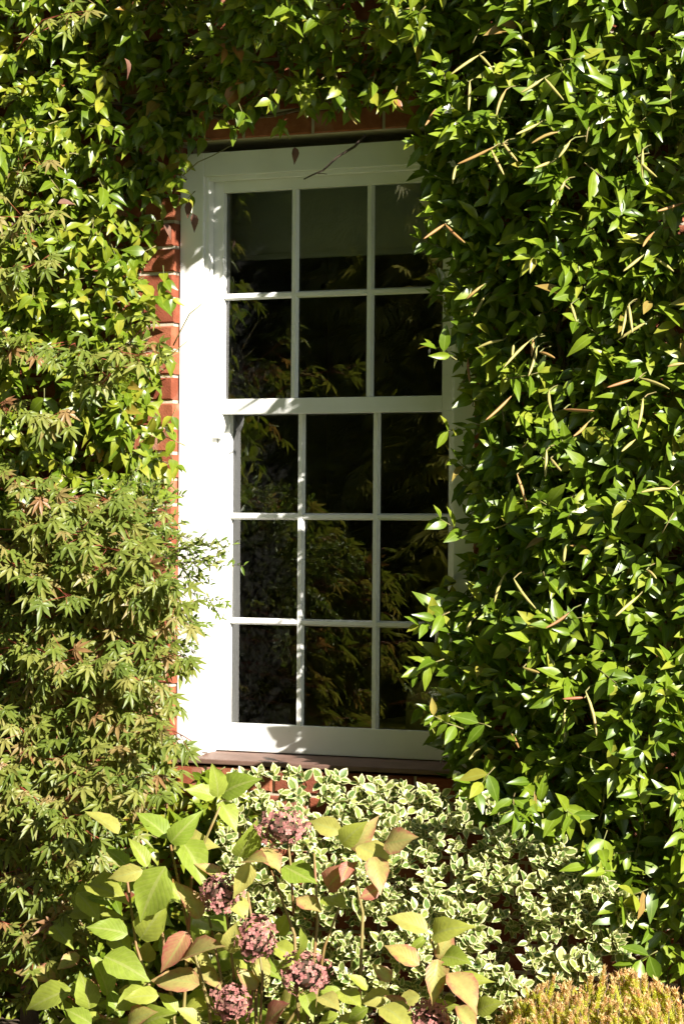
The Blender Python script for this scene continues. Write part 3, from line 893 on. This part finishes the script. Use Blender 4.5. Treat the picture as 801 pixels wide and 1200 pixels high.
for (u, v, l, a) in ((226, 250, .055, -1.4), (222, 236, .05, -1.7), (146, 68, .06, -1.2), (68, 238, .05, .1), (345, 172, .05, -1.5), (192, 262, .05, -1.0)):     # withered leaves
    vv, tr, uv = T_CLI[3]; p = px(u, v, .13 if u > 180 else .34); d = RIGHT * math.cos(a) + UP * math.sin(a)
    n = light_normal(jit=.3); n = (n - d * n.dot(d)).normalized(); B = np.array([d.cross(n), d, n])
    link('withered_leaf', mesh_np('withered_leaf', vv @ B * l + np.array(p - parent_loc(cli)), tr, uv), 'dead_leaf', cli)

# ------------------------------------------------------------------ small-leaved shrub sprawling over the frame
shr = thing('twiggy_shrub', 'twiggy shrub with tiny narrow leaves reaching over the white window frame', 'shrub', (-1.05, -.28, .03))
S = Plant(shr, T_SML, 'small_leaf'); S.stem_mat = 'dark_twig'
t = TM(); base = px(120, 720, .3)
t.tube(curve((-1.05, -.28, .03), base, 0, .02, 8), .011, .006, 6); t.build('stem', 'woody_stem', shr)
TIPS = [(262, 632), (250, 642), (286, 663), (246, 676), (262, 714), (240, 742), (228, 690), (252, 655), (206, 575), (190, 585), (165, 590), (215, 610), (140, 580), (178, 610), (225, 640), (205, 650),
        (200, 700), (218, 730), (222, 800), (212, 780), (130, 620), (160, 640), (110, 600), (180, 560), (150, 565), (200, 625), (225, 745), (232, 765), (190, 660), (170, 680)]
for (u, v) in TIPS:
    d1 = R.uniform(.2, .34); tip = px(u, v, d1)
    c0 = px(R.uniform(110, 165), R.uniform(640, 700), .3)
    pts = curve(c0, tip, R.uniform(-.02, .04), .012, 8)
    S.stem.tube(curve(base, c0, 0, .01, 4), .003, .0022, 4); S.stem.tube(pts, .0019, .0007, 3)
    for k in range(1, len(pts)):
        for q in range(7):
            p = pts[k - 1].lerp(pts[k], R.random()); d = (pts[k] - pts[k - 1]).normalized()
            S.leaf(p, d * .6 + rnd(.55), light_normal(jit=.5), R.uniform(.016, .030))
    for q in range(3):
        d = (pts[-1] - pts[-2]).normalized() + rnd(.45); e = pts[-3] + d * R.uniform(.05, .09); S.stem.tube([pts[-3], e], .0012, .0006, 3)
        for w in range(9): S.leaf(pts[-3].lerp(e, R.uniform(.2, 1)), d * .5 + rnd(.55), light_normal(jit=.5), R.uniform(.015, .028))
for w in range(500):
    u, v = R.uniform(95, 200), R.uniform(565, 700)
    p = px(u, v, R.uniform(.2, .36)); S.leaf(p, V((.5, -.2, .2)) + rnd(.6), light_normal(jit=.6), R.uniform(.018, .032))
S.finish(60); PLANTS.append(S)
vs, ts = [], []                                                  # brown dried flower cluster caught in it
for k in range(46):
    c = px(88 + R.gauss(0, 9), 612 + R.gauss(0, 12), .40 + R.gauss(0, .012)); a, b = rnd(1).normalized(), rnd(1).normalized(); i = len(vs)
    vs += [tuple(c), tuple(c + a * .017), tuple(c + b * .015 + a * .006)]; ts.append((i, i + 1, i + 2))
link('withered_flower_cluster', mesh_np('withered_flower_cluster', np.array(vs) - np.array(parent_loc(shr)), ts), 'dead_leaf', shr)['kind'] = 'stuff'

# ------------------------------------------------------------------ Japanese maple
mx = px(40, 1100, .55)
map_ = thing('japanese_maple', 'small maple with pointed star leaves and red twigs left of the window', 'tree', (mx.x, -.55, .04))
P = Plant(map_, T_MAP, 'maple_leaf'); P.stem_mat = 'red_stem'
trunk = TM(); fork = px(35, 930, .42)
trunk.tube(curve((mx.x, -.55, .02), fork, 0, .012, 6), .028, .019, 8)
trunk.build('trunk', 'bark', map_)
LIMBS = [((35, 930), (10, 640), .46), ((35, 930), (90, 700), .50), ((35, 930), (120, 820), .56), ((35, 930), (-20, 420), .40), ((35, 930), (60, 540), .42), ((35, 930), (70, 1010), .75), ((35, 930), (-30, 800), .5)]
for (a, b, d) in LIMBS:
    t = TM(); t.tube(curve(px(*a, .42), px(*b, d * .62), .02, .02, 7), .009, .004, 6); t.build('limb', 'bark', map_)
# sprays: start, end, depth, how many leaves
SPR = []
def spr(u0, v0, u1, v1, d, n): SPR.append((u0, v0, u1, v1, d, n))
for (u0, v0, u1, v1, n) in ((20, 660, 215, 690, 22), (40, 690, 225, 725, 24), (20, 720, 210, 770, 24), (60, 640, 200, 660, 18), (0, 620, 120, 640, 16), (0, 760, 170, 800, 22), (70, 780, 205, 810, 18),
                            (10, 800, 190, 850, 24), (0, 840, 150, 880, 22), (60, 850, 215, 880, 20), (0, 880, 130, 930, 22), (70, 890, 205, 915, 18), (0, 930, 120, 985, 22), (-20, 980, 100, 1030, 18), (-20, 1040, 90, 1070, 14),
                            (-10, 1080, 60, 1130, 10), (60, 940, 190, 930, 12), (-20, 560, 90, 590, 16), (-30, 650, 80, 700, 18), (60, 720, 190, 690, 16), (90, 800, 230, 770, 10), (30, 860, 120, 830, 16),
                            (-20, 480, 60, 500, 10), (110, 470, 175, 375, 12), (120, 450, 190, 415, 10), (100, 440, 80, 400, 8), (-20, 300, 50, 250, 12), (-20, 330, 70, 310, 10), (0, 230, 45, 190, 8), (20, 60, 85, 20, 6),
                            (-20, 440, 40, 400, 8), (-30, 880, 60, 960, 18), (-30, 820, 40, 870, 16), (-30, 740, 60, 780, 16), (140, 700, 228, 705, 10), (150, 740, 232, 715, 8), (160, 860, 240, 868, 8), (60, 1000, 140, 960, 8)):
    if v0 > 600 and u1 > 180: u1 -= 16
    spr(u0, v0, u1, v1, .42 + .18 * R.random() + (.12 if v0 > 850 else 0) - (.1 if v0 < 500 else 0), n)
for i in range(46):
    u, v = R.uniform(-40, 150), R.uniform(590, 960); a = R.uniform(-.5, .6)
    spr(u - 50, v - 20, u + 50, v + 50 * a, R.uniform(.28, .46), 12)
for i in range(14):
    u, v = R.uniform(-40, 110), R.uniform(960, 1200); spr(u - 40, v - 25, u + 40, v + 10, R.uniform(.5, .72), 9)
for (u0, v0, u1, v1, d, n) in SPR:
    p0, p1 = px(u0, v0, d - .07), px(u1, v1, d + R.uniform(-.02, .05))
    pts = curve(p0, p1, R.uniform(.015, .04), .008, 8)
    P.stem.tube(pts, .0028, .0011, 4)
    for k in range(int(n * 1.9)):
        f = R.uniform(.05, 1) * 7.999; i = int(f); p = pts[i].lerp(pts[i + 1], f - i); d_ = (pts[i + 1] - pts[i]).normalized()
        e = p + d_ * R.uniform(0, .03) + V((R.gauss(.01, .03), -abs(R.gauss(0, .03)), R.gauss(-.004, .022)))
        P.stem.tube([p, e], .0010, .0007, 3)
        P.leaf(e, d_ * .45 + (e - p) * 7 + V((.1, -.25, -.55)) + rnd(.22), light_normal(.45, .4, .55, .3), R.uniform(.046, .072), wid=R.uniform(.8, 1.05))
P.finish(300); PLANTS.append(P)

# ------------------------------------------------------------------ variegated euonymus under the window
euo = thing('variegated_euonymus', 'low shrub with cream edged green leaves under the window sill', 'shrub', (.35, -.5, .04))
E_ = Plant(euo, T_EUO, 'euonymus_leaf'); E_.stem_mat = 'green_stem'
EP = [(268, 905), (300, 898), (345, 906), (380, 905), (430, 916), (470, 922), (500, 912), (530, 925), (600, 955), (690, 1008), (735, 1060), (742, 1105), (700, 1140), (640, 1170), (600, 1230), (230, 1230), (260, 1000)]
EH = [(590, 1090, 28, 30), (560, 1060, 20, 14), (480, 1010, 16, 12), (430, 1075, 30, 22), (620, 1150, 30, 20), (520, 1080, 18, 10), (350, 1000, 20, 14)]
def e_depth(u, v):
    return .30 + .34 * (1 - math.exp(-max(0, v - 905) / 90)) + .05 * fbm(u, v, 70, 8)
for u, v in scatter(EP, 760, 230, 745, 895, 1230):
    hole = in_hole(u, v, EH) or fbm(u, v, 55, 9) < -.36
    if hole and R.random() < .75: continue
    d = e_depth(u, v) - abs(R.gauss(0, .03))
    shoot(E_, px(u, v, d), V((.25, -.6, .5)) + rnd(.4), R.choice((2, 3, 3, 4)), R.uniform(.034, .049), R.uniform(.010, .016), spread=.9, fwd=.5, droop=.0, jit=.4, r=.0014, nl=R.choice((2, 2, 3)))
for u, v in scatter(EP, 560, 230, 745, 925, 1230):
    d = e_depth(u, v) * R.uniform(.35, .85)
    shoot(E_, px(u, v, d), V((0, -.5, .4)) + rnd(.6), 2, .034, .014, jit=.7, droop=.1)
E_.finish(300); PLANTS.append(E_)
for i in range(14):
    t = TM(); x = -.15 + i * .07; t.tube(curve((x * .6 + .14, -.5 + R.uniform(-.05, .05), .03), (x + .12, -.5 + R.uniform(.0, .14), R.uniform(.38, .55)), 0, .02, 5), .005, .0025, 5); t.build('stem', 'woody_stem', euo)

# ------------------------------------------------------------------ hydrangea in front
hb = px(250, 1190, .9)
hyd = thing('hydrangea', 'hydrangea with large yellowing leaves and faded pink flower heads', 'shrub', (hb.x, -.85, .04))
HM = {}
def hyd_mesh(k, mat):
    if (k, mat) not in HM:
        v, tr, uv = T_HYD[k]; me = mesh_np('leaf', v, tr, uv); me.materials.append(MATS[mat]); HM[(k, mat)] = me
    return HM[(k, mat)]
HC = dict(g='hydrangea_green', y='hydrangea_yellow', b='hydrangea_blush', r='hydrangea_red')
HB = parent_loc(hyd)
def hyd_leaf(u0, v0, u1, v1, c, d, tilt=None, wid=1.0):
    p0 = px(u0, v0, d); p1 = px(u1, v1, d + R.uniform(.01, .06)); a = p1 - p0; ln = a.length; a.normalize()
    n = SUN * .55 - FWD * .55 + V((0, 0, .35)) + rnd(.16)
    n = (n - a * n.dot(a)).normalized()
    o = bpy.data.objects.new('leaf', hyd_mesh(R.randrange(3), HC[c])); COL.objects.link(o); o.parent = hyd
    m = Matrix((a.cross(n) * ln * wid, a * ln, n * ln)).transposed().to_4x4(); m.translation = p0 - HB; o.matrix_local = m
    return p0
L1 = [(510, 108, 510, 30, 'g'), (505, 108, 437, 80, 'g'), (520, 100, 592, 55, 'g'), (515, 120, 562, 180, 'g'), (278, 195, 207, 127, 'y'), (395, 205, 322, 135, 'g'), (400, 215, 455, 150, 'g'),
      (290, 205, 338, 168, 'g'), (408, 222, 500, 208, 'y'), (425, 212, 495, 290, 'g'), (345, 272, 308, 203, 'g'), (388, 270, 312, 398, 'g'), (335, 280, 255, 302, 'y'), (302, 275, 250, 222, 'g'), (470, 392, 422, 312, 'b'),
      (520, 300, 470, 262, 'b'), (558, 248, 602, 182, 'g'), (570, 262, 622, 238, 'b'), (618, 225, 652, 284, 'b'), (588, 262, 558, 342, 'y'), (545, 335, 572, 398, 'y'), (665, 270, 735, 312, 'g'), (801, 190, 720, 163, 'y'),
      (768, 322, 802, 262, 'r'), (758, 342, 806, 366, 'g'), (700, 342, 748, 378, 'b'), (438, 422, 385, 522, 'r'), (428, 492, 508, 428, 'b'), (468, 548, 355, 520, 'b'), (245, 482, 348, 522, 'g'), (168, 558, 48, 604, 'g'),
      (210, 605, 200, 518, 'g'), (252, 572, 230, 480, 'g'), (285, 622, 255, 558, 'g'), (372, 575, 290, 570, 'g'), (415, 612, 374, 563, 'g'), (425, 612, 492, 600, 'g'), (535, 472, 562, 408, 'y'), (590, 483, 642, 545, 'y'),
      (688, 482, 727, 444, 'g'), (682, 490, 648, 525, 'g'), (618, 645, 668, 596, 'r'), (690, 632, 732, 600, 'g'), (713, 565, 737, 612, 'g'), (750, 575, 795, 592, 'y'), (792, 618, 742, 638, 'g'), (330, 642, 392, 608, 'g'),
      (235, 622, 172, 630, 'g'), (480, 345, 455, 375, 'r'), (345, 560, 262, 600, 'g'), (300, 430, 205, 400, 'g'), (330, 440, 380, 360, 'g'), (215, 640, 150, 600, 'g'), (600, 560, 560, 500, 'b'), (470, 640, 420, 600, 'y'), (300, 640, 350, 600, 'b')]
L2 = [(0, 218, 45, 168, 'g'), (20, 228, 72, 168, 'b'), (100, 218, 172, 208, 'b'), (38, 222, 112, 262, 'y'), (75, 248, 98, 322, 'b'), (22, 262, -6, 302, 'r'), (92, 322, 38, 342, 'r'), (202, 422, 112, 380, 'y'),
      (214, 432, 278, 395, 'g'), (198, 438, 160, 468, 'g'), (228, 488, 255, 420, 'b'), (225, 488, 225, 582, 'b'), (238, 482, 292, 482, 'g'), (182, 502, 103, 450, 'b'), (253, 520, 327, 592, 'b'), (95, 598, 172, 640, 'y'),
      (152, 602, 108, 568, 'r'), (273, 598, 322, 645, 'b'), (62, 602, 8, 640, 'g'), (60, 560, 20, 520, 'g'), (0, 560, 40, 600, 'g'), (130, 640, 90, 600, 'y')]
for i, (a, b, c, d, k) in enumerate(L1): hyd_leaf(a / 2, 880 + b / 2, c / 2, 880 + d / 2, k, R.uniform(.84, .98) - (.12 if b < 130 and 430 < a < 600 else 0))
for i, (a, b, c, d, k) in enumerate(L2): hyd_leaf(400 + a / 2, 880 + b / 2, 400 + c / 2, 880 + d / 2, k, R.uniform(.86, .98))
for i in range(95):                                               # lower leaves
    u, v = R.uniform(60, 330), R.uniform(1030, 1240)
    if u > 250 and v < 1080: continue
    a = R.uniform(0, 6.28); l = R.uniform(32, 52)
    hyd_leaf(u, v, u + l * math.cos(a), v + l * math.sin(a) * .7, R.choice('ggggyb') if v > 1100 else 'g', R.uniform(.62, .84))
for i in range(20):
    u, v = R.uniform(330, 560), R.uniform(1150, 1240); a = R.uniform(0, 6.28); l = R.uniform(28, 42)
    hyd_leaf(u, v, u + l * math.cos(a), v + l * math.sin(a) * .7, R.choice('ggyb'), R.uniform(.66, .84))
STEMS = [((200, 990), (222, 1095), (245, 1180)), ((245, 1075), (262, 1160), (262, 1200)), ((318, 1020), (345, 1095), (350, 1200)), ((413, 1015), (425, 1070), (420, 1200)), ((258, 945), (225, 1020), (215, 1190)),
         ((290, 1045), (300, 1110), (300, 1200)), ((368, 1000), (372, 1080), (360, 1200)), ((165, 985), (190, 1090), (205, 1200)), ((512, 1125), (505, 1170), (480, 1200)), ((505, 1100), (512, 1125), (500, 1200)),
         ((400, 1055), (380, 1110), (365, 1200)), ((145, 1000), (160, 1110), (190, 1200)), ((300, 1100), (298, 1150), (290, 1200)), ((358, 1150), (350, 1180), (330, 1210)), ((272, 1180), (262, 1200), (255, 1215))]
for st in STEMS:
    t = TM(); pts = [px(u, v, .86) for u, v in st]; root_ = V((HB.x + (pts[-1].x - HB.x) * .5, -.85, .035))
    full = [pts[0], pts[0].lerp(pts[1], .5), pts[1], pts[1].lerp(pts[2], .5), pts[2], pts[2].lerp(root_, .5), root_]
    t.tube(full, .0030, .0058, 6); t.build('stem', 'hydrangea_stem', hyd)
# faded mophead flowers: a dome of four-petalled florets each
vs = []; ts = []
for k in range(4):
    a = 1.5708 * k + .2; d = V((math.cos(a), math.sin(a), 0)); s_ = V((-d.y, d.x, 0)); i = len(vs)
    vs += [(0, 0, 0), tuple(d * .55 + s_ * .42 + V((0, 0, .10))), tuple(d * 1.0 + V((0, 0, .02 + .25 * (k % 2)))), tuple(d * .55 - s_ * .42 + V((0, 0, .18)))]
    ts += [(i, i + 2, i + 1), (i, i + 3, i + 2)]
FLO = mesh_np('floret', vs, ts); FLO.materials.append(MATS['dry_petal'])
for (u, v, ru, rv) in ((332, 970, 29, 19), (259, 1048, 23, 22), (299, 1100, 23, 25), (358, 1140, 27, 24), (272, 1176, 22, 22), (506, 1194, 22, 20)):
    c = px(u, v, .93); rx = ru * .0023; rz = rv * .0023
    q = TM(); q.tube([c + V((0, 0, rz * (-.75 + .22 * k))) for k in range(7)], .62 * rx, 0, 8, closed=lambda f: [.12, .6, .9, 1, .95, .7, .1][round(f * 6)])
    hd = link('flower_head', mesh_np('flower_head', np.array(q.v) - np.array(c), q.t), 'flower_core', hyd, c - HB)
    t = TM(); t.tube([c + V((0, .02, -rz * .5)), c + V((0, .04, -.10)), c + V((R.uniform(-.02, .02), .05, -.22))], .003, .004, 5); t.build('stem', 'hydrangea_stem', hyd)
    for k in range(84):
        f = (k + .5) / 84; ph = k * 2.39996; zz = 1 - 1.85 * f; rr = math.sqrt(max(0, 1 - zz * zz))
        n = V((rr * math.cos(ph), rr * math.sin(ph), zz)); p = V((n.x * rx, n.y * rx * .9, n.z * rz)) * R.uniform(.72, 1.12)
        o = bpy.data.objects.new('floret', FLO); COL.objects.link(o); o.parent = hd
        nn = (n + rnd(.35)).normalized(); e1 = (nn.orthogonal() + rnd(.5)); e1 = (e1 - nn * e1.dot(nn)).normalized(); sc = R.uniform(.009, .0135)
        m = Matrix((e1 * sc, nn.cross(e1) * sc, nn * sc)).transposed().to_4x4(); m.translation = p; o.matrix_local = m

# ------------------------------------------------------------------ golden heather at the front right
hp = px(720, 1230, .95)
hea = thing('golden_heather', 'mound of golden yellow heather with orange tipped upright sprigs', 'heather', (hp.x, -.95, .04))
SPM = []
for s in range(5):
    r = random.Random(40 + s); vs = []; ts = []; mi = []; uv = []; H = .13
    for k in range(120):
        f = k / 120; z = H * f; a = k * 2.4; rad = .014 * (1 - .65 * f) * (.8 + .4 * r.random()) + .002
        bend = V((.012 * math.sin(f * 2 + s), .010 * math.cos(f * 2.4 + s), 0)) * f
        d = V((math.cos(a), math.sin(a), 0)); c = V((0, 0, z)) + bend; i = len(vs); w = .0036
        sdv = V((-d.y, d.x, 0)) * w
        vs += [tuple(c - sdv), tuple(c + sdv), tuple(c + d * rad + V((0, 0, .007 + .004 * r.random())))]; uv += [(.2, 0), (.2, 0), (0, 1)]
        ts.append((i, i + 1, i + 2)); mi.append(1 if (f > .86 or r.random() < .07) else 0)
    for b in range(5):                                              # side shoots
        z = H * r.uniform(.2, .75); a = r.uniform(0, 6.28); d = V((math.cos(a) * .6, math.sin(a) * .6, .8)); l = r.uniform(.02, .04)
        for k in range(26):
            f = k / 26; a2 = k * 2.4; q = V((math.cos(a2), math.sin(a2), .3)) * (.007 * (1 - .5 * f)); c = V((0, 0, z)) + d * (l * f); i = len(vs); sdv = V((-q.y, q.x, 0)).normalized() * .0030
            vs += [tuple(c - sdv), tuple(c + sdv), tuple(c + q + d * .005)]; uv += [(.2, 0), (.2, 0), (0, 1)]; ts.append((i, i + 1, i + 2)); mi.append(1 if f > .8 else 0)
    me = mesh_np('sprig', vs, ts, np.array(uv)); me.materials.append(MATS['heather_leaf']); me.materials.append(MATS['heather_tip'])
    me.polygons.foreach_set('material_index', np.array(mi, np.int32)); SPM.append(me)
HTOP = [(585, 1185), (612, 1150), (640, 1140), (660, 1140), (700, 1135), (745, 1125), (770, 1140), (800, 1150), (860, 1160)]
sp = []
for i in range(300):
    u = R.uniform(588, 850); dd = R.uniform(.72, 1.25)
    vt = interp(HTOP, u) + max(0, dd - .9) * 190 + abs(R.gauss(0, 14)) + (10 if dd < .9 else 0)
    p = px(u, vt, dd); sp.append((p, u, vt))
cm = []
HLOC = parent_loc(hea)
stt = TM()
for p, u, vt in sp:
    d = (V((R.gauss(0, .2), R.gauss(-.05, .2), 1))).normalized(); sc = R.uniform(.75, 1.25); root_ = p - d * (.13 * sc)
    o = bpy.data.objects.new('sprig', R.choice(SPM)); COL.objects.link(o); o.parent = hea
    e1 = (d.orthogonal() + rnd(.5)); e1 = (e1 - d * e1.dot(d)).normalized()
    m = Matrix((e1 * sc, d.cross(e1) * sc, d * sc)).transposed().to_4x4(); m.translation = root_ - HLOC; o.matrix_local = m
    stt.tube([p - d * .01, root_, root_.lerp(V((HLOC.x + (root_.x - HLOC.x) * .5, HLOC.y + (root_.y - HLOC.y) * .5, .05)), .6), V((HLOC.x + (root_.x - HLOC.x) * .35, HLOC.y + (root_.y - HLOC.y) * .35, .03))], .0012, .002, 3)
o = stt.build('twigs', 'woody_stem', hea); o['kind'] = 'stuff'

for p_ in PLANTS: p_.commit()

# ------------------------------------------------------------------ conifers across the garden, seen mirrored in the panes
def conifer(loc, h, rad, label, seed):
    rr = random.Random(seed); root = thing('conifer', label, 'tree', loc, 'conifers across the garden')
    t = TM(); t.tube([V(loc) + V((0, 0, h * k / 8)) for k in range(9)], .13, .02, 8); t.build('trunk', 'bark', root)
    vs, ts, uvs = [], [], []; br = TM()
    nb = 230
    for b in range(nb):
        f = (b + .5) / nb; z = .15 + (h - .3) * f; a = b * 2.39996 + rr.uniform(-.3, .3)
        l = rad * (1 - f) ** .45 * rr.uniform(.75, 1.12) + .15
        d = V((math.cos(a), math.sin(a), .35)); tip = V((0, 0, z)) + d * l - V((0, 0, .25 * l))
        mid = V((0, 0, z)) + d * l * .5; pts = [V((0, 0, z)), mid, tip]; br.tube([V(loc) + q for q in pts], .012, .004, 3)
        for k in range(46):
            s = rr.uniform(.3, 1.05); c = pts[0].lerp(mid, s * 2) if s < .5 else mid.lerp(tip, s * 2 - 1)
            c = c + V((rr.gauss(0, .10), rr.gauss(0, .10), rr.gauss(0, .08)))
            fd = (V((d.x, d.y, -.35 + rr.gauss(0, .3))) + V((rr.gauss(0, .5), rr.gauss(0, .5), 0))).normalized()
            nn = V((rr.gauss(0, .5), rr.gauss(0, .5), 1)); sd = fd.cross(nn).normalized(); L = rr.uniform(.10, .22); up_ = sd.cross(fd)
            for q in range(7):                                      # a flat drooping spray
                e = (q - 3) / 3; aa = e * .85; dq = fd * math.cos(aa) + sd * math.sin(aa) - up_ * (.15 * abs(e)); st = c + fd * (L * .12 * (3 - abs(q - 3))) ; le = L * (.9 - .35 * abs(e)); i = len(vs)
                w = sd * math.cos(aa) - fd * math.sin(aa)
                vs += [tuple(st), tuple(st + dq * le * .5 + w * .011), tuple(st + dq * le - V((0, 0, .02))), tuple(st + dq * le * .5 - w * .011)]
                uvs += [(0, 0), (1, .5), (0, 1), (1, .5)]; ts += [(i, i + 3, i + 2), (i, i + 2, i + 1)]
    link('crown', mesh_np('crown', vs, ts, np.array(uvs)), 'conifer_leaf', root)
    br.build('branches', 'bark', root)
    return root
CON = [(-3.9, -7.9, 6.2, 1.2, 'broad golden green conifer mirrored in the middle window panes'),
       (-2.6, -6.3, 5.0, .95, 'slender golden green conifer standing on its own on the sunny side of the lawn'),
       (-5.1, -6.5, 5.6, 1.1, 'golden green conifer standing between the broad conifer and the house'),
       (-5.3, -9.6, 7.2, 1.3, 'tall conifer standing behind the broad conifer across the garden')]
protos = [conifer((x, y, 0), h, r_, lab, 70 + i) for i, (x, y, h, r_, lab) in enumerate(CON)]
# unseen tall conifers, added to hold skylight off the shaded wall
for i, (x, y, sc) in enumerate(((-9.5, -7.5, 1.5), (-8.6, -10.5, 1.7), (-6.6, -12.6, 1.8), (-4.0, -12.8, 1.9), (-1.2, -13.2, 1.8), (1.6, -13.4, 1.9), (4.4, -13.8, 1.8), (7.0, -14.2, 1.7), (-10.5, -4.5, 1.4), (-11, -1.5, 1.4))):
    src = protos[i % 4]; c = src.copy(); COL.objects.link(c); c.location = (x, y, 0); c.scale = (sc * 1.25, sc * 1.25, sc * 1.45); c.rotation_euler = (0, 0, i * 1.9)
    c['label'] = 'tall unseen conifer added to screen the house wall from skylight'; c['group'] = 'added skylight screen'
    for ch in src.children:
        d = ch.copy(); COL.objects.link(d); d.parent = c
